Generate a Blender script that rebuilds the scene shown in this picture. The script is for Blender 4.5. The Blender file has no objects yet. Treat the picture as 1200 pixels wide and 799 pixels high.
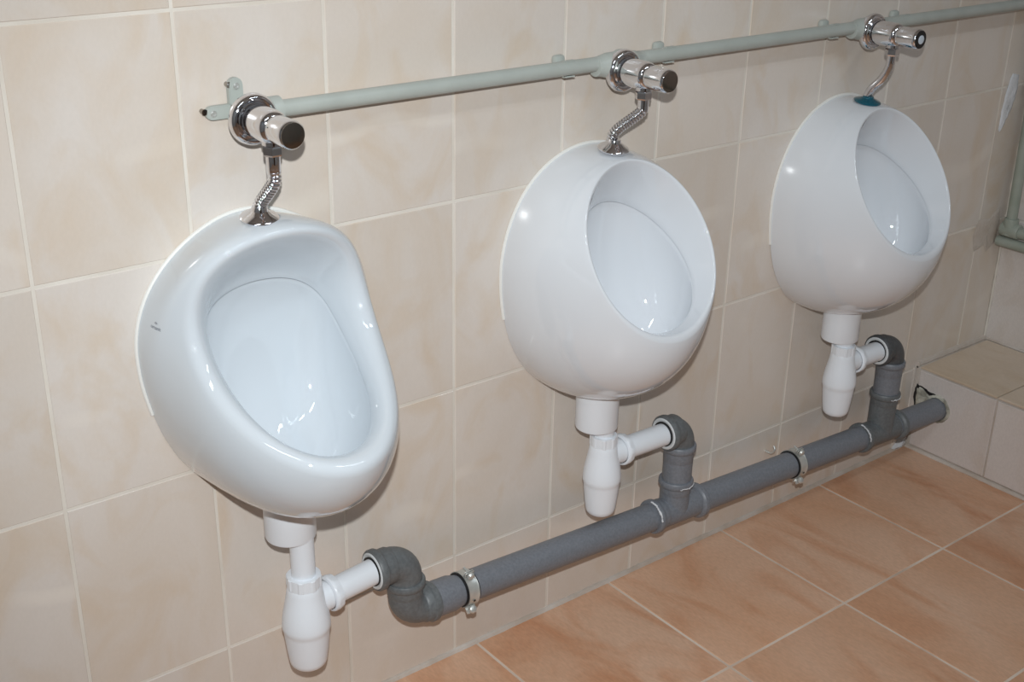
import bpy, bmesh, math, random
import numpy as np
from mathutils import Vector, Matrix
from mathutils.bvhtree import BVHTree
random.seed(7)
S = bpy.context.scene
COL = S.collection

# ------------------------------------------------------------------ camera
cam_d = bpy.data.cameras.new('camera'); cam = bpy.data.objects.new('camera', cam_d); COL.objects.link(cam)
cam_d.sensor_width = 36; cam_d.lens = 43.571; cam_d.clip_start = .02
RX = Vector((0.78833382, -0.61502354, 0.01660816)); DN = Vector((-0.23272836, -0.32308106, -0.91730918)); FW = Vector((0.56953253, 0.71928066, -0.39782915))
CAM = Vector((-0.39539, -1.39766, 1.31691))
cam.matrix_world = Matrix(((RX.x, -DN.x, -FW.x, CAM.x), (RX.y, -DN.y, -FW.y, CAM.y), (RX.z, -DN.z, -FW.z, CAM.z), (0, 0, 0, 1)))
S.camera = cam

# ------------------------------------------------------------------ world, lights, exposure
w = bpy.data.worlds.new('world'); S.world = w; w.use_nodes = True
w.node_tree.nodes['Background'].inputs[0].default_value = (.75, .85, 1, 1)
w.node_tree.nodes['Background'].inputs[1].default_value = .05
FLASH_POWER = 96; FILL_LAMP_POWER = 7.5
ld = bpy.data.lights.new('camera_flash', 'SPOT'); ld.energy = FLASH_POWER; ld.shadow_soft_size = .015
ld.spot_size = math.radians(80); ld.spot_blend = 1; ld.color = (.95, .985, 1)
lo = bpy.data.objects.new('camera_flash', ld); COL.objects.link(lo); lo.location = (-.39, -1.40, 1.455)
lo.rotation_euler = (FW + DN * .06).to_track_quat('-Z', 'Y').to_euler()
for lx, ly in ((-.7, -1.3), (1.2, -1.5)):  # two out-of-view lamps added for cool ambient fill
    ad = bpy.data.lights.new('ceiling_lamp_light', 'AREA'); ad.shape = 'RECTANGLE'; ad.size = 1.1; ad.size_y = .12
    ad.energy = FILL_LAMP_POWER; ad.color = (.8, .91, 1)
    ao = bpy.data.objects.new('ceiling_lamp_light', ad); COL.objects.link(ao); ao.location = (lx, ly, 2.52)
vs = S.view_settings; vs.view_transform = 'Standard'; vs.look = 'None'; vs.gamma = 1; vs.use_curve_mapping = False; vs.exposure = 0

# ------------------------------------------------------------------ materials
def lin(c): return tuple((v / 255 / 12.92 if v / 255 <= .04045 else ((v / 255 + .055) / 1.055) ** 2.4) for v in c) + (1,)
def mat(name, col, rough=.4, metal=0, coat=0, bump=0, bscale=40, col2=None, nscale=6, spec=.5, rvar=0, bdist=.001):
    m = bpy.data.materials.new(name); m.use_nodes = True; nt = m.node_tree; b = nt.nodes['Principled BSDF']
    b.inputs['Base Color'].default_value = lin(col); b.inputs['Roughness'].default_value = rough
    b.inputs['Metallic'].default_value = metal; b.inputs['Coat Weight'].default_value = coat; b.inputs['Coat Roughness'].default_value = .012
    b.inputs['Specular IOR Level'].default_value = spec
    tc = nt.nodes.new('ShaderNodeTexCoord')
    if col2:
        n = nt.nodes.new('ShaderNodeTexNoise'); n.inputs['Scale'].default_value = nscale; n.inputs['Detail'].default_value = 6
        nt.links.new(tc.outputs['Object'], n.inputs['Vector'])
        r = nt.nodes.new('ShaderNodeValToRGB'); r.color_ramp.elements[0].position = .35; r.color_ramp.elements[1].position = .68
        r.color_ramp.elements[0].color = lin(col); r.color_ramp.elements[1].color = lin(col2)
        nt.links.new(n.outputs['Fac'], r.inputs['Fac']); nt.links.new(r.outputs['Color'], b.inputs['Base Color'])
        if rvar:
            mr = nt.nodes.new('ShaderNodeMapRange'); mr.inputs['To Min'].default_value = rough - rvar; mr.inputs['To Max'].default_value = rough + rvar
            nt.links.new(n.outputs['Fac'], mr.inputs['Value']); nt.links.new(mr.outputs['Result'], b.inputs['Roughness'])
    if bump:
        n2 = nt.nodes.new('ShaderNodeTexNoise'); n2.inputs['Scale'].default_value = bscale; n2.inputs['Detail'].default_value = 4
        nt.links.new(tc.outputs['Object'], n2.inputs['Vector'])
        bp = nt.nodes.new('ShaderNodeBump'); bp.inputs['Strength'].default_value = bump; bp.inputs['Distance'].default_value = bdist
        nt.links.new(n2.outputs['Fac'], bp.inputs['Height']); nt.links.new(bp.outputs['Normal'], b.inputs['Normal'])
    return m

def tile_mat(name, c1, c2, c3, rough, scale, stretch, bump=.12, bscale=60, streak=None, fine=.25):
    """clouded ceramic: three colours mixed by noise that is offset per tile"""
    m = bpy.data.materials.new(name); m.use_nodes = True; nt = m.node_tree; b = nt.nodes['Principled BSDF']; N = nt.nodes.new; L = nt.links.new
    tc = N('ShaderNodeTexCoord'); oi = N('ShaderNodeObjectInfo')
    off = N('ShaderNodeVectorMath'); off.operation = 'SCALE'; off.inputs[0].default_value = (37, 91, 53); L(oi.outputs['Random'], off.inputs['Scale'])
    st = N('ShaderNodeVectorMath'); st.operation = 'MULTIPLY'; st.inputs[1].default_value = stretch; L(tc.outputs['Object'], st.inputs[0])
    ad = N('ShaderNodeVectorMath'); ad.operation = 'ADD'; L(st.outputs[0], ad.inputs[0]); L(off.outputs[0], ad.inputs[1])
    def noise(sc, det, dist=0):
        n = N('ShaderNodeTexNoise'); n.inputs['Scale'].default_value = sc; n.inputs['Detail'].default_value = det; n.inputs['Distortion'].default_value = dist
        L(ad.outputs[0], n.inputs['Vector']); return n
    n1 = noise(scale, 4, .8); n2 = noise(scale * 1.7, 5, 1.5); n3 = noise(260, 3)
    def ramp(n, a, bb, ca, cb):
        r = N('ShaderNodeValToRGB'); r.color_ramp.elements[0].position = a; r.color_ramp.elements[1].position = bb
        r.color_ramp.elements[0].color = ca; r.color_ramp.elements[1].color = cb; L(n.outputs['Fac'], r.inputs['Fac']); return r
    r1 = ramp(n1, .35, .65, lin(c1), lin(c2)); r2 = ramp(n2, .48, .72, (0, 0, 0, 1), (1, 1, 1, 1))
    mx = N('ShaderNodeMix'); mx.data_type = 'RGBA'; L(r2.outputs['Color'], mx.inputs['Factor']); L(r1.outputs['Color'], mx.inputs['A']); mx.inputs['B'].default_value = lin(c3)
    r3 = ramp(n3, .3, .7, (1 - fine * .3,) * 3 + (1,), (1, 1, 1, 1))
    mu = N('ShaderNodeMix'); mu.data_type = 'RGBA'; mu.blend_type = 'MULTIPLY'; mu.inputs['Factor'].default_value = 1
    L(mx.outputs['Result'], mu.inputs['A']); L(r3.outputs['Color'], mu.inputs['B'])
    # a touch of brightness per tile
    hs = N('ShaderNodeHueSaturation'); mr = N('ShaderNodeMapRange'); mr.inputs['To Min'].default_value = .965; mr.inputs['To Max'].default_value = 1.035
    L(oi.outputs['Random'], mr.inputs['Value']); L(mr.outputs['Result'], hs.inputs['Value']); L(mu.outputs['Result'], hs.inputs['Color'])
    last = hs.outputs['Color']
    if streak:  # thin dried grout smears wiped over the glaze
        wv = N('ShaderNodeTexWave'); wv.wave_type = 'RINGS'; wv.inputs['Scale'].default_value = 2.2; wv.inputs['Distortion'].default_value = 9; wv.inputs['Detail'].default_value = 2; wv.inputs['Detail Scale'].default_value = .7
        L(ad.outputs[0], wv.inputs['Vector'])
        rs = ramp(wv, .965, 1, (0, 0, 0, 1), (streak,) * 3 + (1,))
        n4 = noise(4, 2); r4 = ramp(n4, .5, .62, (0, 0, 0, 1), (1, 1, 1, 1))
        mm = N('ShaderNodeMath'); mm.operation = 'MULTIPLY'; L(rs.outputs['Color'], mm.inputs[0]); L(r4.outputs['Color'], mm.inputs[1])
        m5 = N('ShaderNodeMix'); m5.data_type = 'RGBA'; L(mm.outputs[0], m5.inputs['Factor']); L(last, m5.inputs['A']); m5.inputs['B'].default_value = lin((238, 230, 218)); last = m5.outputs['Result']
    L(last, b.inputs['Base Color'])
    b.inputs['Roughness'].default_value = rough
    bp = N('ShaderNodeBump'); bp.inputs['Strength'].default_value = bump; bp.inputs['Distance'].default_value = .001
    nb = noise(bscale, 3); L(nb.outputs['Fac'], bp.inputs['Height']); L(bp.outputs['Normal'], b.inputs['Normal'])
    return m

M = {
    'wall_tile': tile_mat('wall_tile', (217, 206, 194), (221, 213, 205), (215, 200, 183), .2, 5.5, (1, .6, 1), .05, 40, streak=.3, fine=.08),
    'side_tile': tile_mat('side_tile', (220, 211, 206), (224, 217, 212), (216, 205, 196), .3, 5, (1, .6, 1), .06, 40),
    'ledge_tile': tile_mat('ledge_tile', (212, 193, 170), (218, 201, 182), (206, 184, 158), .3, 5, (1, .4, 1), .06, 40),
    'floor_tile': tile_mat('floor_tile', (216, 169, 136), (221, 182, 154), (204, 148, 112), .33, 5, (1, .35, 1), .15, 160, fine=.45),
    'grout': mat('grout', (228, 222, 212), .8, bump=.3, bscale=300, col2=(214, 206, 194), nscale=8),
    'floor_grout': mat('floor_grout', (226, 210, 194), .85, bump=.3, bscale=300, col2=(200, 178, 160), nscale=8),
    'bead': mat('bead', (190, 176, 162), .8, bump=.6, bscale=120, col2=(212, 204, 196), nscale=14, bdist=.002),
    'paint': mat('paint', (196, 200, 202), .8, bump=.2, bscale=90, col2=(188, 192, 194), nscale=3),
    'ceiling': mat('ceiling', (240, 240, 238), .9),
    'porcelain': mat('porcelain', (225, 229, 234), .02, coat=.6, bump=.015, bscale=14, spec=.55),
    'porcelain_cool': mat('porcelain_cool', (210, 217, 223), .02, coat=.6, bump=.015, bscale=14, spec=.55),
    'sealant': mat('sealant', (236, 235, 230), .4),
    'logo': mat('logo', (120, 125, 135), .4),
    'chrome': mat('chrome', (225, 225, 228), .07, 1, bump=.01, bscale=60),
    'dark_chrome': mat('dark_chrome', (150, 144, 136), .12, 1),  # button faces: dark room's reflection put into the colour; wall plugs reuse it
    'blue_film': mat('blue_film', (18, 98, 118), .12, .35, coat=.6),
    'black': mat('black', (22, 22, 24), .5),
    'dot': mat('dot', (205, 215, 225), .35),
    'plastic': mat('plastic', (234, 239, 245), .3, bump=.03, bscale=30),
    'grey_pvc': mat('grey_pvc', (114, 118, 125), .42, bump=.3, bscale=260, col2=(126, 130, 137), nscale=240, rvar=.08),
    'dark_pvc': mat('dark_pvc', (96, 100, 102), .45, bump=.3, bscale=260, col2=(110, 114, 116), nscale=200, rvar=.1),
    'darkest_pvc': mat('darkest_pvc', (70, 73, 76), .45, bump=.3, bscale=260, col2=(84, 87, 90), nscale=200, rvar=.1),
    'dust': mat('dust', (216, 220, 222), .8, bump=.5, bscale=200),
    'green_pipe': mat('green_pipe', (172, 178, 172), .38, bump=.05, bscale=80, col2=(180, 186, 180), nscale=20),
    'side_pipe': mat('side_pipe', (150, 158, 146), .42, bump=.1, bscale=80, col2=(164, 170, 160), nscale=20),
    'zinc': mat('zinc', (214, 216, 212), .36, .55, bump=.1, bscale=150, col2=(196, 198, 194), nscale=60),
    'plaster': mat('plaster', (226, 228, 232), .9, bump=1, bscale=60, col2=(206, 208, 210), nscale=30, bdist=.003),
    'door': mat('door', (70, 52, 40), .45, col2=(84, 62, 46), nscale=12),
    'rubble': mat('rubble', (205, 203, 190), .9, bump=1, bscale=80, col2=(120, 116, 104), nscale=40, bdist=.004),
}

# ------------------------------------------------------------------ helpers
def obj(name, bm, m, parent=None, smooth=True, angle=38, loc=None):
    me = bpy.data.meshes.new(name)
    bmesh.ops.recalc_face_normals(bm, faces=bm.faces)
    bm.to_mesh(me); bm.free()
    me.materials.append(M[m] if isinstance(m, str) else m)
    if smooth:
        me.polygons.foreach_set('use_smooth', [True] * len(me.polygons)); me.set_sharp_from_angle(angle=math.radians(angle))
    o = bpy.data.objects.new(name, me); COL.objects.link(o)
    if parent:
        o.parent = parent
    return o
def thing(name, label, cat, loc=(0, 0, 0), group=None, kind=None):
    o = bpy.data.objects.new(name, None); COL.objects.link(o); o.location = loc; o.empty_display_size = .03
    tag(o, label, cat, group, kind); return o
def tag(o, label=None, cat=None, group=None, kind=None):
    if label: o['label'] = label
    if cat: o['category'] = cat
    if group: o['group'] = group
    if kind: o['kind'] = kind
    return o
def frame(ax):
    ax = Vector(ax).normalized(); t = Vector((0, 0, 1)) if abs(ax.z) < .9 else Vector((0, 1, 0))
    u = ax.cross(t).normalized(); v = ax.cross(u).normalized(); return ax, u, v
def lathe(bm, prof, org, axis, n=40, cap=True):
    """prof: list of (radius, distance along axis)"""
    ax, u, v = frame(axis); org = Vector(org); rings = []
    for r, h in prof:
        rings.append([bm.verts.new(org + ax * h + (u * math.cos(2 * math.pi * k / n) + v * math.sin(2 * math.pi * k / n)) * r) for k in range(n)])
    for a, b in zip(rings, rings[1:]):
        for k in range(n): bm.faces.new((a[k], a[(k + 1) % n], b[(k + 1) % n], b[k]))
    if cap:
        for rg in (rings[0], rings[-1]):
            if len(rg) > 2: bm.faces.new(rg)
    return bm
def cat_path(pts, n=8):
    P = [Vector(p) for p in pts]; P = [P[0] * 2 - P[1]] + P + [P[-1] * 2 - P[-2]]; out = []
    for i in range(1, len(P) - 2):
        a, b, c, d = P[i - 1:i + 3]
        for k in range(n):
            t = k / n; out.append(.5 * ((2 * b) + (c - a) * t + (2 * a - 5 * b + 4 * c - d) * t * t + (3 * b - a - 3 * c + d) * t ** 3))
    out.append(P[-2]); return out
def sweep(bm, pts, rad, n=28, cap=True):
    pts = [Vector(p) for p in pts]
    if not hasattr(rad, '__len__'): rad = [rad] * len(pts)
    T = [(pts[min(i + 1, len(pts) - 1)] - pts[max(i - 1, 0)]).normalized() for i in range(len(pts))]
    _, u, _ = frame(T[0]); rings = []
    for p, t, r in zip(pts, T, rad):
        u = (u - t * u.dot(t)).normalized(); v = t.cross(u)
        rings.append([bm.verts.new(p + (u * math.cos(2 * math.pi * k / n) + v * math.sin(2 * math.pi * k / n)) * r) for k in range(n)])
    for a, b in zip(rings, rings[1:]):
        for k in range(n): bm.faces.new((a[k], a[(k + 1) % n], b[(k + 1) % n], b[k]))
    if cap: bm.faces.new(rings[0]); bm.faces.new(rings[-1])
    return bm
def box(bm, lo_, hi_, bev=0, seg=2):
    r = bmesh.ops.create_cube(bm, size=1); vs_ = r['verts']
    for v in vs_: v.co = Vector([lo_[i] + (v.co[i] + .5) * (hi_[i] - lo_[i]) for i in range(3)])
    if bev:
        es = list({e for v in vs_ for e in v.link_edges}); bmesh.ops.bevel(bm, geom=es, offset=bev, segments=seg, affect='EDGES', profile=.5)
    return bm
def elbow_path(a, corner, b, R, n=12):
    """straight in, quarter turn, straight out"""
    a, c, b = Vector(a), Vector(corner), Vector(b); d1 = (a - c).normalized(); d2 = (b - c).normalized()
    half = d1.angle(d2) / 2; t = R / math.tan(half); ctr = c + (d1 + d2).normalized() * (R / math.sin(half))
    p1 = c + d1 * t; p2 = c + d2 * t; out = [a]; v1 = p1 - ctr; v2 = p2 - ctr; ang = v1.angle(v2)
    for k in range(n + 1):
        s = k / n; out.append(ctr + (v1 * math.sin((1 - s) * ang) + v2 * math.sin(s * ang)) / math.sin(ang))
    return out + [b]
NB = bmesh.new

# ------------------------------------------------------------------ tiled surfaces
_tc = {}
def tile_mesh(wd, ht, m):
    k = (round(wd, 4), round(ht, 4), m)
    if k in _tc: return _tc[k]
    e = .0012; d = .004
    vs_ = [(0, 0, -d), (wd, 0, -d), (wd, ht, -d), (0, ht, -d), (0, 0, -e), (wd, 0, -e), (wd, ht, -e), (0, ht, -e), (e, e, 0), (wd - e, e, 0), (wd - e, ht - e, 0), (e, ht - e, 0)]
    fs = [(8, 9, 10, 11)]
    for i in range(4):
        j = (i + 1) % 4; fs += [(i, j, j + 4, i + 4), (i + 4, j + 4, j + 8, i + 8)]
    me = bpy.data.meshes.new('tile'); me.from_pydata(vs_, [], fs); me.materials.append(M[m]); me.polygons.foreach_set('use_smooth', [False] * len(fs))
    _tc[k] = me; return me
def cuts(a, b, first, step):
    k = math.ceil((a - first) / step - 1e-6); c = [a]
    while first + k * step < b - 1e-6:
        if first + k * step > a + 1e-6: c.append(first + k * step)
        k += 1
    return c + [b]
def tiles(parent, org, U, V, us, vs_, m, gap, skip=None):
    org = Vector(org); U = Vector(U); V = Vector(V); Nn = U.cross(V)
    for u0, u1 in zip(us, us[1:]):
        for v0, v1 in zip(vs_, vs_[1:]):
            if u1 - u0 < gap * 2 or v1 - v0 < gap * 2: continue
            if skip and skip(u0, u1, v0, v1): continue
            o = bpy.data.objects.new('tile', tile_mesh(u1 - u0 - gap, v1 - v0 - gap, m)); COL.objects.link(o)
            p = org + U * (u0 + gap / 2) + V * (v0 + gap / 2) - Nn * random.uniform(0, .0004)
            a, b = random.gauss(0, .0006), random.gauss(0, .0006); Nr = (Nn + U * a + V * b).normalized(); Ur = (U - Nr * U.dot(Nr)).normalized(); Vr = Nr.cross(Ur)
            o.matrix_world = Matrix(((Ur.x, Vr.x, Nr.x, p.x), (Ur.y, Vr.y, Nr.y, p.y), (Ur.z, Vr.z, Nr.z, p.z), (0, 0, 0, 1)))
            o.parent = parent

XL, XR, YF, ZC = -1.8, 2.105, -2.6, 2.6
LX, LZ = 1.845, .200      # ledge front and top
GB = .0011                # how far the joints lie behind the tile faces
wb = obj('wall_back', box(NB(), (XL, GB, 0), (XR + .1, .12, ZC)), 'grout', smooth=False); wb['kind'] = 'structure'
tiles(wb, (0, 0, 0), (1, 0, 0), (0, 0, 1), cuts(XL, XR, 0, .2), cuts(.004, ZC, .191, .3), 'wall_tile', .0037, skip=lambda a, b, c, d: a > LX and d < .195)
wr = obj('wall_right', box(NB(), (XR + GB, YF, 0), (XR + .12, GB, ZC)), 'grout', smooth=False); wr['kind'] = 'structure'
tiles(wr, (XR, 0, 0), (0, -1, 0), (0, 0, 1), cuts(.002, -YF, .13, .2), cuts(LZ, ZC, .191, .3), 'side_tile', .004)
fl = obj('floor', box(NB(), (XL, YF, -.12), (XR + .1, .1, -GB)), 'floor_grout', smooth=False); fl['kind'] = 'structure'
tiles(fl, (0, 0, 0), (1, 0, 0), (0, 1, 0), cuts(XL, LX, .6442, .30117), [-.3071 - .30117 * k for k in range(8, -1, -1)] + [-.002], 'floor_tile', .0042)
wl = obj('wall_left', box(NB(), (XL - .12, YF, 0), (XL, .12, ZC)), 'paint', smooth=False); wl['kind'] = 'structure'
wf = obj('wall_front', box(NB(), (XL, YF - .12, 0), (XR + .12, YF, ZC)), 'paint', smooth=False); wf['kind'] = 'structure'
ce = obj('ceiling', box(NB(), (XL, YF, ZC), (XR + .12, .12, ZC + .1)), 'ceiling', smooth=False); ce['kind'] = 'structure'

d1 = thing('door_1', 'dark brown door in the wall behind the camera', 'door', (-.2, YF, 0), kind='structure')  # unseen door, added so the chrome has something dark to mirror
obj('door_leaf', box(NB(), (-.42, 0, 0), (.42, .03, 2.02), .004), 'door', d1); obj('door_frame', box(box(box(NB(), (-.50, 0, 0), (-.42, .05, 2.10), .004), (.42, 0, 0), (.50, .05, 2.10), .004), (-.42, 0, 2.02), (.42, .05, 2.10), .004), 'door', d1)
h_ = lathe(NB(), [(.009, 0), (.009, .05)], (.34, .03, 1.02), (0, 1, 0), 16); lathe(h_, [(.008, 0), (.008, .12)], (.345, .075, 1.02), (-1, 0, 0), 16); obj('handle', h_, 'chrome', d1)

# tiled ledge along the right wall
lg = obj('ledge', box(NB(), (LX + .004, YF, 0), (XR, 0, LZ - .0045)), 'bead', smooth=False)
tag(lg, 'low tiled ledge running along the right wall, pierced by the grey drain pipe', 'ledge', kind='structure')
tiles(lg, (LX, 0, 0), (0, -1, 0), (0, 0, 1), [.012] + [.2015 + .2 * k for k in range(12)], [.008, LZ - .007], 'side_tile', .004)
tiles(lg, (LX - .0015, 0, LZ), (1, 0, 0), (0, 1, 0), [0, XR - LX - .004], [-.2015 - .3 * k for k in range(7, -1, -1)] + [-.012], 'ledge_tile', .004)

# rough grout beads in the corners
def bead(name, pts, r, m='bead', n=8, jit=.25, parent=None):
    bm = NB(); P = []; P0 = [Vector(p) for p in pts]
    for a, b in zip(P0, P0[1:]):
        k = max(2, int((b - a).length / .012)); P += [a.lerp(b, i / k) for i in range(k)]
    P.append(P0[-1]); sweep(bm, P, [r * (1 + random.uniform(-jit, jit)) for _ in P], n=n)
    return obj(name, bm, m, parent)
b1 = bead('trim_1', [(XL, .002, -.001), (LX, .002, -.001)], .0075, jit=.12); b1['kind'] = 'structure'
b2 = bead('trim_2', [(LX + .002, -.004, .001), (LX + .002, YF, .001)], .006, jit=.12); b2['kind'] = 'structure'
b3 = bead('trim_3', [(LX + .004, .001, LZ - .001), (XR, .001, LZ - .001), (XR, .0, LZ - .001)], .008, jit=.15); b3['kind'] = 'structure'
b4 = bead('trim_4', [(XR, -.002, LZ + .006), (XR, -.002, ZC)], .003, 'grout'); b4['kind'] = 'structure'
b5 = bead('trim_5', [(LX - .001, .001, .012), (LX - .001, .001, LZ - .004)], .0035); b5['kind'] = 'structure'
b6 = bead('trim_6', [(XR, -.01, LZ), (XR, YF, LZ)], .003, 'bead'); b6['kind'] = 'structure'

def blob(name, outline, y0, th, m, parent, plane='xz'):
    """lumpy smear lying on a surface; outline in the surface's own two axes"""
    bm = NB(); c = np.mean(outline, 0); rings = []
    pts = []
    for a, b in zip(outline, outline[1:] + outline[:1]):
        for k in range(4): pts.append((a[0] + (b[0] - a[0]) * k / 4 + random.gauss(0, .0008), a[1] + (b[1] - a[1]) * k / 4 + random.gauss(0, .0008)))
    for s, t in ((1, 0), (.93, .6), (.7, .9), (.4, 1), (.12, .95)):
        rg = []
        for q in pts:
            u = c[0] + (q[0] - c[0]) * s; v = c[1] + (q[1] - c[1]) * s; h = th * t * (1 + random.uniform(-.25, .25))
            rg.append(bm.verts.new((u, y0 - h, v) if plane == 'xz' else (y0 - h, u, v)))
        rings.append(rg)
    n = len(pts)
    for a, b in zip(rings, rings[1:]):
        for k in range(n): bm.faces.new((a[k], a[(k + 1) % n], b[(k + 1) % n], b[k]))
    bm.faces.new(rings[-1]); return obj(name, bm, m, parent, angle=80)
blob('plaster_patch', [(2.03, .818), (2.056, .812), (2.058, .78), (2.05, .745), (2.034, .715), (2.02, .695), (2.012, .70), (2.014, .74), (2.018, .78)], 0, .003, 'plaster', wb)
blob('grout_smear', [(2.0, .505), (2.04, .50), (2.075, .52), (2.085, .48), (2.08, .44), (2.05, .42), (2.035, .44), (2.0, .43), (1.985, .47)], 0, .0012, 'bead', wb)
blob('corner_mortar', [(1.80, .004), (1.82, .02), (1.838, .035), (1.843, .004)], -.0, .012, 'plaster', wb)

# ------------------------------------------------------------------ urinal shapes
OUT_A = np.array([(0, .19), (.055, .178), (.104, .15), (.142, .096), (.162, .03), (.159, -.035), (.144, -.105), (.109, -.165), (.065, -.205), (0, -.22)])
OUT_B = np.array([(0, .19), (.052, .174), (.094, .149), (.127, .117), (.149, .077), (.157, .039), (.152, -.016), (.137, -.081), (.104, -.152), (.06, -.198), (0, -.215)])
def back_line(T, OUT, zb=.65):
    a = np.arctan2(OUT[:, 0], OUT[:, 1]); r = np.hypot(OUT[:, 0], OUT[:, 1]); v = 0
    for k in np.linspace(-.25, .25, 11):
        v = v + np.interp(np.abs((T + k + np.pi) % (2 * np.pi) - np.pi), a, r)
    v = v / 11 + .0015
    return np.stack([v * np.sin(T), 0 * T, zb + v * np.cos(T)], -1)
def loop(q, T):
    yc, zc, a, b, phi, egg, cv, c3, e2 = q; s = -np.cos(T)
    return np.stack([a * np.sin(T) * (1 + egg * s + e2 * s * s), yc - b * s * np.sin(phi) - cv * s * s - c3 * s * (s * s - 1), zc - b * s * np.cos(phi)], -1)
def tri(v, T):
    c = np.cos(T); return np.where(c > 0, v[1] + (v[0] - v[1]) * c * c, v[1] + (v[2] - v[1]) * c * c)
def bez(a, b, c, d, u): return (1 - u) ** 3 * a + 3 * u * (1 - u) ** 2 * b + 3 * u * u * (1 - u) * c + u ** 3 * d
def unit(v): return v / (np.linalg.norm(v, axis=-1, keepdims=True) + 1e-9)
def urinal_rings(OUT, cq, sq, sp, round_, fun, depth=(0, .015, -.16), nT=120, roll=0):
    T = np.linspace(0, 2 * np.pi, nT, endpoint=False); B = back_line(T, OUT); C = loop(cq, T); Sm = loop(sq, T)
    k1, f_, k2, al = [tri(sp[3 * i:3 * i + 3], T)[:, None] for i in range(4)]
    o = np.stack([np.sin(T), 0 * T, np.cos(T)], -1); Y = np.array([0, 1, 0.])
    rd = tri(round_, T)[:, None]
    P1 = B + k1 * (o * np.sin(f_) - Y * np.cos(f_)); P2 = C + k2 * (o * np.sin(al) + Y * np.cos(al))
    nr0 = np.array([0, math.cos(sq[4]), -math.sin(sq[4])]); wt = np.clip(np.cos(T), 0, 1)[:, None] ** 2
    rings = [bez(B, P1, P2, C, u) for u in np.linspace(0, .96, 22)]
    tg = unit(C - P2); fn = tri(fun, T)[:, None]
    # rim: from just before the crest over the rounding and down the funnel to the seam
    E = bez(B, P1, P2, C, .96)
    toS = unit(Sm - C)
    A1 = E + tg * rd * .9; A2 = C + toS * rd * .9
    Q0 = C + toS * rd * 2.2
    if roll:
        for u in np.linspace(.06, 1, 20): rings.append(bez(E, E + tg * rd * 1.5, (Sm - nr0 * roll) * (1 - wt) + (Sm + np.array([0, -.004, .034])) * wt, Sm, u))
    else:
        for u in np.linspace(.12, 1, 9): rings.append(bez(E, A1, A2, Q0, u))
    wt = np.clip(np.cos(T), 0, 1)[:, None] ** 2
    W2 = Sm + (C - Sm) * fn if not roll else (Sm - nr0 * roll) * (1 - wt) + (Sm + np.array([0, 0, .034])) * wt
    for u in (() if roll else np.linspace(.15, 1, 10)): rings.append(bez(Q0, Q0 + toS * rd * 1.2, W2, Sm, u))
    # undercut below the seam, then the bowl
    ctr = Sm.mean(0); out = unit(Sm - ctr); nrm = np.array([0, math.cos(sq[4]), -math.sin(sq[4])])
    rings.append(Sm + nrm * .001); rings.append(Sm + out * .0065 + nrm * .0018); rings.append(Sm + out * .0065 + nrm * .0045); G = Sm + out * .0035 + nrm * .0075; rings.append(G)
    dv = np.array(depth)
    for t in np.linspace(.08, 1.5, 16):
        R = G * 0 + ctr + (G - ctr) * (math.cos(t) ** .72) + nrm * .0 + dv * (math.sin(t) ** 1.15)
        R[:, 1] = np.minimum(R[:, 1], -.010); rings.append(R)
    return rings
cA = (-.1573, .715, .1196, .1358, .5411, .0255, 0, 0, 0); sA = (-.1271, .6746, .0938, .1127, .7591, .0623, -.0077, 0, 0)
pA = (.03, .0753, .1081, 0, .0939, .0448, .03, .0496, .1097, .3, .4523, 1.5489)
cB = (-.09, .7111, .1285, .1505, .5762, .0252, .097, .0226, .2008); sB = (-.0845, .6654, .0913, .13, .8613, -.0243, .0407, -.0036, .2562)
pB = (.03, .0567, .163, 0, -.0235, -.1519, .03, .0272, .112, .6, .5753, 1.3438)
def loft(rings, yback=-.0008):
    bm = NB(); n = len(rings[0]); R = []
    for i, r in enumerate(rings):
        R.append([bm.verts.new((p[0], min(p[1], yback), p[2])) for p in r])
    for a, b in zip(R, R[1:]):
        for k in range(n): bm.faces.new((a[k], a[(k + 1) % n], b[(k + 1) % n], b[k]))
    c = bm.verts.new(tuple(np.mean(rings[-1], 0)))
    for k in range(n): bm.faces.new((R[-1][k], R[-1][(k + 1) % n], c))
    bm.faces.new(R[0]); return bm
def urinal(x, label, mt, OUT, cq, sq, sp, rd, fun, depth, roll=0):
    t = thing('urinal', label, 'urinal', (x, 0, 0), group='wall-hung urinals')
    rings = urinal_rings(OUT, cq, sq, sp, rd, fun, depth, roll=roll); body = obj('bowl', loft(rings), mt, t, angle=50)
    T = np.radians(np.linspace(-112, 112, 90)); L = back_line(T, OUT); bm = NB()
    sweep(bm, [(p[0] * 1.006, -.001, (p[2] - .65) * 1.006 + .65) for p in L], .0028, n=8)
    obj('sealant_bead', bm, 'sealant', t)
    return t, body
U1, body1 = urinal(.273, 'nearest urinal, with a thick rounded rim and a small printed maker mark on its side', 'porcelain_cool', OUT_B, cB, sB, pB, (.016, .016, .016), (.45, .4, .35), (0, .03, -.125), .024)
U2, body2 = urinal(.853, 'middle white urinal with thin crisp oval rim, between the other two on the tiled wall', 'porcelain', OUT_A, cA, sA, pA, (.0035, .0035, .004), (.5, .5, .5), (0, .03, -.125))
U3, body3 = urinal(1.468, 'farthest white urinal, nearest the room corner, below the valve with the blue pipe collar', 'porcelain', OUT_A, cA, sA, pA, (.0035, .0035, .004), (.5, .5, .5), (0, .03, -.125))

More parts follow.
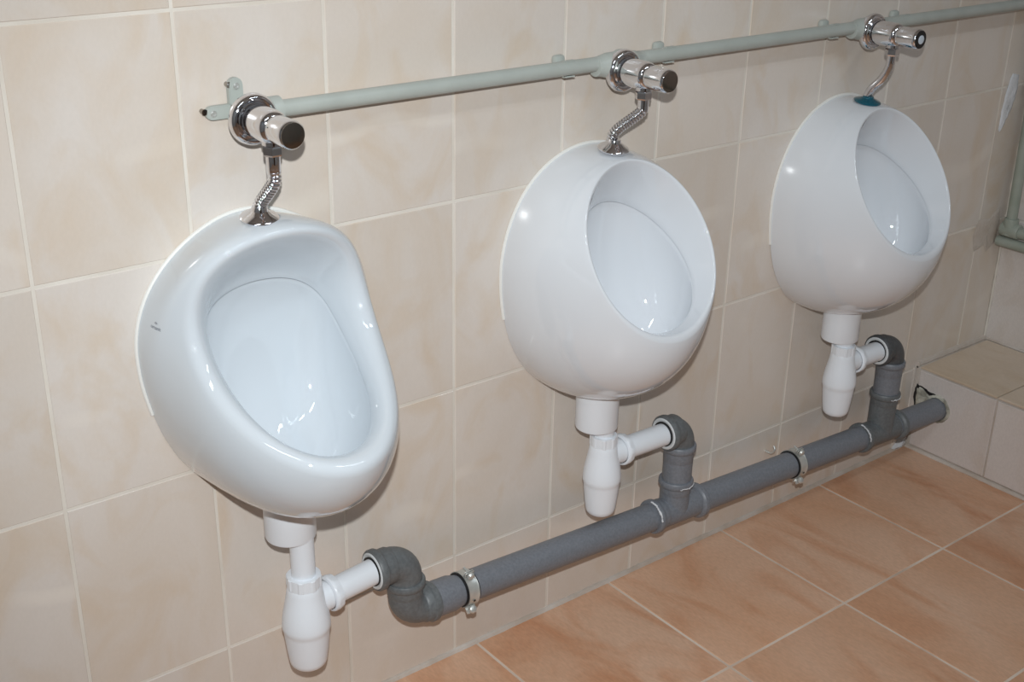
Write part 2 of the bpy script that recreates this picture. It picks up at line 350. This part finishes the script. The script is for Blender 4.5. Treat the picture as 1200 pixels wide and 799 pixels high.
# maker mark printed on the side of the nearest urinal
def printed(txt, size, centre, right, normal_from, body, parent, name):
    cu = bpy.data.curves.new(name, 'FONT'); cu.body = txt; cu.size = size; cu.align_x = 'CENTER'; cu.align_y = 'CENTER'; cu.offset = size * .012
    to = bpy.data.objects.new(name, cu); COL.objects.link(to); dg = bpy.context.evaluated_depsgraph_get()
    me = bpy.data.meshes.new_from_object(to.evaluated_get(dg)); bpy.data.objects.remove(to); bpy.data.curves.remove(cu)
    bm = NB(); bm.from_mesh(me); bpy.data.meshes.remove(me)
    bmesh.ops.triangulate(bm, faces=bm.faces)
    lay(bm, centre, right, normal_from, body); return obj(name, bm, 'logo', parent, smooth=False)
def lay(bm, centre, right, nf, body):
    dg = bpy.context.evaluated_depsgraph_get(); bv = BVHTree.FromObject(body, dg)
    nf = Vector(nf).normalized(); r = Vector(right); r = (r - nf * r.dot(nf)).normalized(); up = nf.cross(r)
    for v in bm.verts:
        p = Vector(centre) + r * v.co.x + up * v.co.y + nf * .05
        h = bv.ray_cast(p, -nf)
        v.co = (h[0] + h[1] * (.0003 if h[1].dot(nf) > 0 else -.0003)) if h[0] is not None else p - nf * .05

# ------------------------------------------------------------------ flush valves
def flush_valve(x, z, spud_x, spud_z, hose_pts, label, cap, kind):
    t = thing('flush_valve', label, 'valve', (x, 0, z), group='chrome flush valves')
    A = (0, 0, 0); Yn = (0, -1, 0)
    obj('wall_flange', lathe(NB(), [(.022, .034), (.0300, .036), (.0318, .040), (.0312, .046), (.0285, .050), (.0270, .0505), (.0255, .047), (.0235, .0465), (.021, .049)], A, Yn, 56), 'chrome', t)
    bm = lathe(NB(), [(.0175, .047), (.0205, .050), (.0210, .056), (.0210, .086), (.0202, .094), (.0178, .099), (.0150, .1005), (.0145, .1035)], A, Yn, 48)
    obj('valve_body', bm, 'chrome', t)
    bt = lathe(NB(), [(.014, .102), (.0166, .1035), (.0174, .106), (.0176, .134), (.0170, .1385), (.0155, .1405)], A, Yn, 48)
    b_ = obj('push_button', bt, 'chrome', t)
    f = lathe(NB(), [(.0157, .1395), (.0152, .1412), (.0100, .1418), (.0, .142)][:3], A, Yn, 40); obj('button_face', f, cap, b_)['label'] = 'dark mirror-like face of the push button'
    if kind == 3:
        obj('centre_disc', lathe(NB(), [(.0078, .1405), (.0074, .1426), (.006, .1430)], A, Yn, 32), 'dot', b_)['label'] = 'pale disc in the middle of the black button face'
    # outlet
    oy = -.088
    obj('outlet_stub', lathe(NB(), [(.0125, 0), (.0125, -.021 - 0), (.0105, -.0225)], (0, oy, 0), (0, 0, 1), 32), 'chrome', t)
    nut = NB(); lathe(nut, [(.009, -.0215), (.0118, -.0225), (.0125, -.0245), (.0125, -.0325), (.0118, -.0345), (.009, -.0355)], (0, oy, 0), (0, 0, 1), 6); obj('hex_nut', nut, 'chrome', t, smooth=False)
    P = [Vector((x_ - x, y_, z_ - z)) for x_, y_, z_ in hose_pts]
    if kind == 1:
        obj('ferrule', lathe(NB(), [(.0085, -.034), (.0088, -.036), (.0088, -.056), (.0080, -.058)], (0, oy, 0), (0, 0, 1), 28), 'chrome', t)
    path = cat_path(P, 30)
    if kind == 3: rad = [.0078] * len(path)
    else:
        s = 0; rad = []; start = .0 if kind == 1 else .022
        for i, p in enumerate(path):
            if i: s += (p - path[i - 1]).length
            rad.append(.0079 + (.0007 * math.sin(s * 2 * math.pi / .0036) if s > start else 0))
        # resample finely so every corrugation is real
        tot = s; fine = []; L = [0]
        for a, b in zip(path, path[1:]): L.append(L[-1] + (b - a).length)
        k = int(tot / .00055); fine = []; rad = []
        for j in range(k + 1):
            d = tot * j / k; i = max(0, min(len(L) - 2, int(np.searchsorted(L, d) - 1))); f_ = (d - L[i]) / max(1e-9, L[i + 1] - L[i])
            fine.append(path[i].lerp(path[i + 1], f_)); rad.append(.0080 + (.0009 * math.sin(d * 2 * math.pi / .0044) if d > start else .0002))
        path = fine
    obj('flush_pipe', sweep(NB(), path, rad, n=24), 'chrome', t, angle=60)
    hs_ = .62 if kind == 3 else 1
    c = lathe(NB(), [(r_, h_ * hs_) for r_, h_ in [(.0238, .0), (.0243, .002), (.0225, .0045), (.0150, .0085), (.0105, .012), (.0095, .016), (.0086, .0175)]], (spud_x - x, -.0645 if kind == 1 else -.055, spud_z + (.0075 if kind == 1 else .0025) - z), (0, -.15, 1), 48)
    o = obj('inlet_collar', c, 'blue_film' if kind == 3 else 'chrome', t)
    if kind == 3:
        o['label'] = 'chrome collar still wrapped in blue protective film'
    return t
flush_valve(.273, .962, .2615, .8368, [(.273, -.088, .912), (.273, -.0885, .902), (.2722, -.086, .892), (.2675, -.076, .877), (.263, -.067, .864), (.2618, -.064, .852)],
            'chrome push-button flush valve at the left end of the pale supply pipe', 'dark_chrome', 1)
flush_valve(.880, .955, .8555, .8385, [(.880, -.088, .928), (.880, -.0885, .912), (.8785, -.087, .902), (.870, -.075, .889), (.860, -.060, .874), (.856, -.052, .862), (.8555, -.051, .848)],
            'chrome push-button flush valve above the middle urinal, with a sharply kinked pipe', 'dark_chrome', 2)
flush_valve(1.476, .959, 1.4685, .8355, [(1.476, -.088, .930), (1.476, -.086, .905), (1.474, -.076, .882), (1.470, -.060, .862), (1.4685, -.052, .845)],
            'chrome flush valve with a pale-centred black button, above the farthest urinal', 'black', 3)

# ------------------------------------------------------------------ pale supply pipe
sp_ = thing('supply_pipe', 'pale grey-green water pipe running along the back wall to the flush valves', 'pipe', (.273, -.03, .967))
PY, PZ = 0, 0
def sx(x): return x - .273
seg = [(.300, .845), (.915, 1.441), (1.511, 2.10)]
for a, b in seg:
    obj('pipe_length', lathe(NB(), [(.0106, sx(a)), (.0106, sx(b))], (0, 0, 0), (1, 0, 0), 32), 'green_pipe', sp_)
for vx in (.880, 1.476):
    bm = lathe(NB(), [(.0108, -.047), (.0142, -.0465), (.0148, -.044), (.0148, -.036), (.0160, -.034), (.0185, -.022), (.0190, 0), (.0185, .022), (.0160, .034), (.0148, .036), (.0148, .044), (.0142, .0465), (.0108, .047)], (sx(vx), 0, -.004), (1, 0, 0), 36)
    lathe(bm, [(.024, -.0), (.0245, .004), (.0245, .010)], (sx(vx), -.0, -.006), (0, -1, 0), 40)
    obj('tee_fitting', bm, 'green_pipe', sp_)
bm = lathe(NB(), [(.024, 0), (.0245, .004), (.0245, .010)], (0, .0, -.004), (0, -1, 0), 40); lathe(bm, [(.0185, 0), (.0185, .024), (.0165, .026), (.0165, .042), (.0125, .043)], (0, 0, 0), (1, 0, 0), 36)
we = obj('end_elbow', bm, 'green_pipe', sp_)
def lug(dx, dz, L, wd):
    """flat rounded fixing ear with a screw and a wall plug"""
    bm = NB(); d = Vector((dx, 0, dz)).normalized(); n_ = Vector((-d.z, 0, d.x)); top = []
    pts = [d * 0 + n_ * wd, d * (L - wd)] and []
    pts.append(n_ * wd); 
    for k in range(9):
        a = math.pi / 2 - math.pi * k / 8; pts.append(d * (L - wd) + d * wd * math.cos(a) + n_ * wd * math.sin(a))
    pts.append(-n_ * wd)
    a = [bm.verts.new(p + Vector((0, .020, 0))) for p in pts]; b = [bm.verts.new(p + Vector((0, .0275, 0))) for p in pts]
    bm.faces.new(a); bm.faces.new(b[::-1])
    for i in range(len(pts)):
        j = (i + 1) % len(pts); bm.faces.new((a[i], a[j], b[j], b[i]))
    bmesh.ops.bevel(bm, geom=[e for e in bm.edges if abs(e.verts[0].co.y - .020) < 1e-6 and abs(e.verts[1].co.y - .020) < 1e-6], offset=.001, segments=2, affect='EDGES')
    o = obj('fixing_lug', bm, 'green_pipe', sp_)
    c = d * (L - wd * 1.05)
    s = NB(); lathe(s, [(.0038, 0), (.0040, .0012), (.0028, .0024), (.0010, .0020)], c + Vector((0, .0198, 0)), (0, -1, 0), 16); obj('screw', s, 'zinc', o)
    return o
lug(0, 1, .040, .0095).location = (-.004, 0, 0); lug(-1, 0, .045, .0085).location = (0, 0, 0)
# grey wall plugs poking out beside the lugs
for px, pz in ((.2612, .9985), (.2265, .9695)):
    bm = lathe(NB(), [(.0032, -.004), (.0034, .006), (.0040, .0075), (.0040, .009)], (px, 0, pz), (0, -1, 0), 8)
    tag(obj('wall_plug', bm, 'dark_chrome', smooth=False), 'dark wall plug sticking out ' + ('above and left of the nearest flush valve' if pz > .98 else 'left of the nearest flush valve, the lower of two'), 'plug', group='wall plugs beside the pipe end')

def clip(x, label):
    t = thing('pipe_clip', label, 'clip', (x, -.03, .966), group='plastic clips on the supply pipe')
    bm = NB(); n = 22; ang = [math.radians(112 - 224 * k / n) for k in range(n + 1)]; W2_ = .009; R0, R1 = .0106, .0126; prev = None
    for a in ang:
        # open towards the room (-y); 0 deg points to the wall
        ca, sa = math.cos(a), math.sin(a)
        q = [bm.verts.new((s * W2_, r * ca, r * sa)) for s, r in ((-1, R0), (1, R0), (1, R1), (-1, R1))]
        if prev:
            for i in range(4): j = (i + 1) % 4; bm.faces.new((prev[i], prev[j], q[j], q[i]))
        else: bm.faces.new(q)
        prev = q
    bm.faces.new(prev[::-1]); obj('cradle', bm, 'green_pipe', t)
    obj('clip_base', box(NB(), (-.010, .018, -.0165), (.010, .030, .0165), .005), 'green_pipe', t)
    return t
clip(.783, 'pale plastic pipe clip left of the middle flush valve'); clip(.985, 'pale plastic pipe clip right of the middle flush valve')
clip(1.383, 'pale plastic pipe clip left of the farthest flush valve'); clip(1.583, 'pale plastic pipe clip right of the farthest flush valve')

# pipes on the right wall
rp = thing('wall_pipes', 'grey plastic pipes on the right wall, one upright meeting two level runs at a tee', 'pipe', (2.08, -.03, .47))
def rpp(name, prof, o, ax): return obj(name, lathe(NB(), prof, o, ax, 28), 'side_pipe', rp)
rpp('upright_pipe', [(.0115, .01), (.0115, 2.1)], (0, 0, 0), (0, .013, 1))
bm = lathe(NB(), [(.0155, -.018), (.0165, -.015), (.0165, .022), (.0155, .024), (.0115, .0245)], (0, 0, .004), (0, -1, 0), 28); lathe(bm, [(.0155, -.010), (.0160, .022), (.0150, .026), (.0115, .0265)], (0, 0, .004), (0, 0, 1), 28)
obj('tee_fitting', bm, 'side_pipe', rp)
rpp('level_pipe', [(.0115, 0), (.0115, 2.4)], (0, 0, .002), (0, -1, 0))
rpp('level_pipe', [(.0100, -.025), (.0118, -.024), (.0118, 2.4)], (0, 0, -.026), (0, -1, 0))

bm = box(NB(), (-.004, -.016, .318), (.024, .016, .334), .003)
lathe(bm, [(.0118, -.008), (.0145, -.008), (.0145, .008), (.0118, .008)], (0, .004, .326), (0, 0, 1), 28, cap=False)
obj('clip', bm, 'plastic', rp)

# ------------------------------------------------------------------ bottle traps
def bottle_trap(x, y, ztop, cx, cy, cz0, cz1, out_end, zout, label, s=1.0):
    t = thing('bottle_trap', label, 'trap', (x, y, ztop), group='white plastic bottle traps')
    zb = cz1 - ztop
    obj('inlet_cap', lathe(NB(), [(.030, cz0 - ztop), (.0345, cz0 - ztop + .001), (.0355, cz0 - ztop + .004), (.0355, zb - .012), (.0360, zb - .006), (.0360, zb)], (cx - x, cy - y, 0), (0, 0, 1), 48), 'plastic', t)
    obj('tailpiece', lathe(NB(), [(.0170, -.02), (.0170, cz0 - ztop + .01)], (0, 0, 0), (0, 0, 1), 36), 'plastic', t)
    # ribbed union nut
    bm = NB(); n = 72; rings = []
    for h, k in ((0, 0), (-.001, 1), (-.017, 1), (-.018, 0)):
        rings.append([bm.verts.new((math.cos(2 * math.pi * i / n) * r_, math.sin(2 * math.pi * i / n) * r_, h)) for i in range(n) for r_ in [(.0228 + (.0012 if (i // 3) % 3 == 0 else 0) * k) * s]])
    for a, b in zip(rings, rings[1:]):
        for i in range(n): bm.faces.new((a[i], a[(i + 1) % n], b[(i + 1) % n], b[i]))
    bm.faces.new(rings[0]); bm.faces.new(rings[-1]); obj('union_nut', bm, 'plastic', t, angle=25)
    body = [(.0225, -.0165), (.0236, -.019), (.0245, -.026), (.0275, -.042), (.0305, -.056), (.0326, -.070), (.0332, -.078), (.0330, -.084), (.0320, -.086), (.0312, -.092), (.0285, -.118), (.0262, -.136), (.0248, -.142), (.0215, -.1455), (.012, -.1465)]
    obj('bottle', lathe(NB(), [(r * s, h * (1.03 if s > 1 else 1)) for r, h in body], (0, 0, 0), (0, 0, 1), 56), 'plastic', t)
    o = Vector((0, 0, zout - ztop)); e = Vector(out_end) - Vector((x, y, ztop)); d = e - o; L = d.length
    obj('side_outlet', lathe(NB(), [(.0215, .012), (.0215, .040)], o, d, 36), 'plastic', t)
    bm = NB(); n = 64; ax, u, v = frame(d); rings = []
    for h, r0 in ((.037, .0228), (.038, .0262), (.0405, .0272), (.043, .0268), (.051, .0248), (.052, .0205)):
        rings.append([bm.verts.new(o + ax * h + (u * math.cos(2 * math.pi * i / n) + v * math.sin(2 * math.pi * i / n)) * (r0 + (.0008 if h > .042 and h < .0515 and (i // 4) % 2 else 0))) for i in range(n)])
    for a, b in zip(rings, rings[1:]):
        for i in range(n): bm.faces.new((a[i], a[(i + 1) % n], b[(i + 1) % n], b[i]))
    obj('outlet_nut', bm, 'plastic', t, angle=25)
    obj('outlet_pipe', lathe(NB(), [(.0195, .040), (.0195, L + .02)], o, d, 40), 'plastic', t)
    return t
bottle_trap(.283, -.083, .328, .276, -.066, .3865, .447, (.402, -.072, .279), .276, 'white bottle trap under the nearest urinal, hanging lowest from a visible thin neck', 1.04)
bottle_trap(.851, -.072, .366, .844, -.060, .379, .447, (.996, -.070, .321), .326, 'white bottle trap under the middle urinal', .97)
bottle_trap(1.464, -.078, .373, 1.466, -.064, .381, .445, (1.586, -.072, .325), .333, 'white bottle trap under the farthest urinal', .97)

# ------------------------------------------------------------------ grey drain pipe
DX0 = .46; SL = -.047
def dz(x): return .177 + SL * (x - .6)
DY = -.068
dp = thing('drain_pipe', 'long grey plastic drain pipe low on the back wall, running into the tiled ledge', 'pipe', (DX0, DY, dz(DX0)))
O3 = Vector((DX0, DY, dz(DX0))); AX = Vector((1, 0, SL)).normalized()
def L3(x, y, z): return Vector((x, y, z)) - O3
def on_pipe(x): return L3(x, DY, dz(x))
def ring_prof(r, a=.012):  # bead of a push-fit socket: mouth at 0, running back into the fitting
    return [(r - .004, 0), (r + .0035, .0005), (r + .005, .003), (r + .005, .010), (r + .0035, .0125), (r + .0015, .014), (r + .0012, .017)]
def socket(bm, mouth, direction, r, length):
    lathe(bm, ring_prof(r) + [(r + .0012, length - .004), (r - .001, length)], mouth, direction, 44)
PR = .0252
def straight(x0, x1, bell=None):
    a = on_pipe(x0); L = (on_pipe(x1) - a).length; pf = [(PR, 0), (PR, L)]
    if bell: pf = [(PR + .0035, 0), (PR + .0035, bell - .014), (PR, bell), (PR, L)]
    obj('pipe_length', lathe(NB(), pf, a, AX, 48), 'grey_pvc', dp)
straight(.498, .990, bell=.058); straight(1.075, 1.600); straight(1.685, 1.856)
def inlet(x, zc, y, xm, ztop_lower, n1):
    """elbow taking the white outlet and turning down"""
    bm = NB(); c = L3(x, y, zc); pth = elbow_path(L3(xm + .02, y, zc), c, L3(x, y, ztop_lower - .004), .030)
    sweep(bm, pth, .0262, n=44); socket(bm, L3(xm, y, zc), (1, 0, 0), .0268, .032)
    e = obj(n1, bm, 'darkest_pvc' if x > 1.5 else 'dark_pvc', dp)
    r = lathe(NB(), [(.0196, .004), (.0205, .0005), (.0262, -.0015), (.0280, -.0005), (.0285, .003)], L3(xm, y, zc), (1, 0, 0), 44, cap=False)
    obj('seal_ring', r, 'dust', e)['label'] = 'dusty white seal ring in the socket mouth'
    r = lathe(NB(), [(.0194, -.0025), (.0222, -.0025), (.0222, .001)], L3(xm, y, zc), (1, 0, 0), 44, cap=False); obj('gasket', r, 'black', e)
    return e
# nearest urinal: two elbows
inlet(.458, .278, -.070, .402, .243, 'elbow')
bm = NB(); zc = dz(.460)
sweep(bm, elbow_path(L3(.459, -.069, .226), L3(.460, DY, zc), L3(.496, DY, dz(.496)), .030), .0268, n=44)
socket(bm, L3(.459, -.069, .2435), (0, 0, -1), .0262, .030)
lathe(bm, [(.0268, -.018), (.0290, -.015), (.0300, -.006), (.0320, -.0045), (.0320, .003), (.0295, .0045), (.0285, .008)], on_pipe(.503), AX, 44)
obj('elbow', bm, 'dark_pvc', dp)
# tees under the other two
for x, zc, xm in ((1.035, .322, .994), (1.639, .325, 1.586)):
    inlet(x, zc, -.070, xm, .288, 'elbow')
    bm = NB(); lathe(bm, [(.0262, 0), (.0262, .09)], L3(x, -.070, .200), (0, 0, 1), 44)
    socket(bm, L3(x, -.070, .2925), (0, 0, -1), .0255, .036)
    obj('riser', bm, 'grey_pvc', dp)
    bm = NB(); socket(bm, L3(x, -.069, .222), (0, 0, -1), .0262, .030); lathe(bm, [(.0268, 0), (.0268, .200 - dz(x))], L3(x, DY, dz(x) + .001), (0, 0, 1), 44)
    P0 = on_pipe(x - (.058 if x < 1.5 else .068)); socket(bm, P0, AX, .0262, .030)
    lathe(bm, [(.0268, .025), (.0268, .112)], P0, AX, 44)
    lathe(bm, [(.0268, -.006), (.0300, -.004), (.0325, -.001), (.0325, .007), (.0300, .010), (.0255, .012)], on_pipe(x + .055), AX, 44)
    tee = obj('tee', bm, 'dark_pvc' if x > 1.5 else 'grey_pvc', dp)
    # dried sealant caught in the rings
    for org, ax, r, a0, a1, w_ in ((P0, AX, .0312, 190, 330, .0012), (L3(x, -.069, .213), Vector((0, 0, 1)), .0312, 200, 300, .0010)):
        A_, u, v = frame(ax); ps = []
        for k in range(26):
            a = math.radians(a0 + (a1 - a0) * k / 25); ps.append(Vector(org) + u * math.cos(a) * r + v * math.sin(a) * r + A_ * random.uniform(-.0014, .0014))
        # keep the side that faces the room
        c_ = Vector(org)
        ps = [Vector((p.x, c_.y - abs(p.y - c_.y), p.z)) for p in ps]
        obj('dried_sealant', sweep(NB(), ps, [w_ * random.uniform(.4, 1.5) for _ in ps], n=6), 'plaster', tee)
# ragged mortar and hole where the pipe enters the ledge
pe = Vector((LX, DY, dz(LX)))
bm = NB(); n = 40; rings = []
for r_, h in ((.0255, -.001), (.0265, .0035), (.029, .0030), (.031, -.001)):
    rings.append([bm.verts.new((pe.x - h - random.uniform(0, .002) * (h > 0), pe.y + math.cos(2 * math.pi * k / n) * (r_ + (random.uniform(0, .003) if r_ > .027 else 0)), pe.z + math.sin(2 * math.pi * k / n) * (r_ + (random.uniform(0, .003) if r_ > .027 else 0)))) for k in range(n)])
for a, b in zip(rings, rings[1:]):
    for k in range(n): bm.faces.new((a[k], a[(k + 1) % n], b[(k + 1) % n], b[k]))
obj('mortar_ring', bm, 'rubble', lg, angle=80)
blob('chipped_hole', [(-.012, .092), (-.006, .135), (-.010, .158), (-.030, .156), (-.050, .150), (-.078, .148), (-.072, .135), (-.05, .13), (-.03, .11)], LX + .0002, .0010, 'black', lg, 'yz')
blob('broken_plaster', [(-.015, .108), (-.012, .148), (-.022, .154), (-.040, .146), (-.052, .138), (-.035, .12)], LX - .0006, .003, 'rubble', lg, 'yz')

# ------------------------------------------------------------------ clamps
def clamp(x, label, tilt):
    p = Vector((x, DY, dz(x))); t = thing('pipe_clamp', label, 'clamp', p, group='metal clamps on the drain pipe')
    obj('rubber_lining', lathe(NB(), [(.0250, -.0125), (.0275, -.0125), (.0275, .0125), (.0250, .0125)], (0, 0, 0), AX, 56, cap=False), 'black', t)
    bm = NB(); lathe(bm, [(.0272, -.0092), (.0292, -.0098), (.0284, -.0080), (.0284, .0080), (.0292, .0098), (.0272, .0092)], (0, 0, 0), AX, 56, cap=False)
    band = obj('band', bm, 'zinc', t)
    for sgn in (1, -1):
        tl = tilt if sgn > 0 else .55; d = Vector((0, -math.sin(tl), sgn * math.cos(tl)))
        bm = NB(); n_ = Vector((0, -math.cos(tl), -sgn * math.sin(tl)))
        for off in (.0015, .0045):
            a = NB(); box(a, (-.0085, -.0010, 0), (.0085, .0010, .013), .0008, 1)
            for v in a.verts: v.co = Mx_apply(v.co, n_, d) + d * .0275 + n_ * (off - .003)
            me = bpy.data.meshes.new('tmp'); a.to_mesh(me); a.free(); bm.from_mesh(me); bpy.data.meshes.remove(me)
        obj('ear', bm, 'zinc', band)
        sc = NB(); o = d * .0350; lathe(sc, [(.0020, -.014), (.0020, .003), (.0064, .0035), (.0070, .0055), (.0058, .0085), (.0030, .0100), (.001, .0102)], o, n_, 20); obj('screw', sc, 'zinc', t)
    h = NB(); hp = Vector((.002, -.0294, -.006)); lathe(h, [(.0021, 0), (.0021, .0006)], Vector((0, -.0281, -.0080)), Vector((0, -.96, -.27)), 16); obj('punched_hole', h, 'black', band)
    return t
def Mx_apply(co, n_, d): return Vector((co.x, 0, 0)) + n_ * co.y + d * co.z
clamp(.570, 'zinc clamp with black rubber lining at the near end of the grey drain pipe', .35)
clamp(1.364, 'zinc clamp with black rubber lining on the grey drain pipe between middle and farthest urinals', .35)
bm = NB(); sweep(bm, cat_path([(1.362, .004, .140), (1.362, -.012, .140), (1.3625, -.019, .145), (1.3635, -.021, .152), (1.3645, -.017, .157)], 5), .0021, n=10)
tag(obj('screw_hook', bm, 'zinc'), 'small bent metal hook in the wall left of the far pipe clamp', 'hook')

# ------------------------------------------------------------------ ceiling lamps, unseen, added to give the room its dim fill
for i, (lx, ly) in enumerate(((-.7, -1.3), (1.2, -1.5))):
    t = thing('ceiling_lamp', ['slim white tube lamp on the ceiling over the near urinals', 'slim white tube lamp on the ceiling over the room corner'][i], 'lamp', (lx, ly, ZC), group='ceiling tube lamps')
    obj('housing', box(NB(), (-.58, -.07, -.04), (.58, .07, 0), .006), 'ceiling', t)
    obj('diffuser', box(NB(), (-.56, -.06, -.07), (.56, .06, -.038), .01), 'plastic', t)

bpy.context.view_layer.update()
# maker mark: small word with a tiny emblem above it, wrapped on the glaze
ctr = Vector((-.1482, -.042, .725)); nf = Vector((-.955, -.176, .239)); rgt = (.0045, -.025, -.0004)
printed('cersanit', .0064, ctr, rgt, nf, body1, U1, 'printed_mark')
bm = NB()
for a, b in (((-.003, .0052), (0, .0070)), ((0, .0070), (.003, .0052)), ((-.0015, .0050), (.0015, .0050))):
    d = Vector((b[0] - a[0], b[1] - a[1], 0)); n_ = Vector((-d.y, d.x, 0)).normalized() * .00045
    A_ = Vector((a[0], a[1], 0)); B_ = Vector((b[0], b[1], 0)); bm.faces.new([bm.verts.new(A_ - n_), bm.verts.new(B_ - n_), bm.verts.new(B_ + n_), bm.verts.new(A_ + n_)])
lay(bm, ctr, rgt, nf, body1); obj('printed_emblem', bm, 'logo', U1, smooth=False)
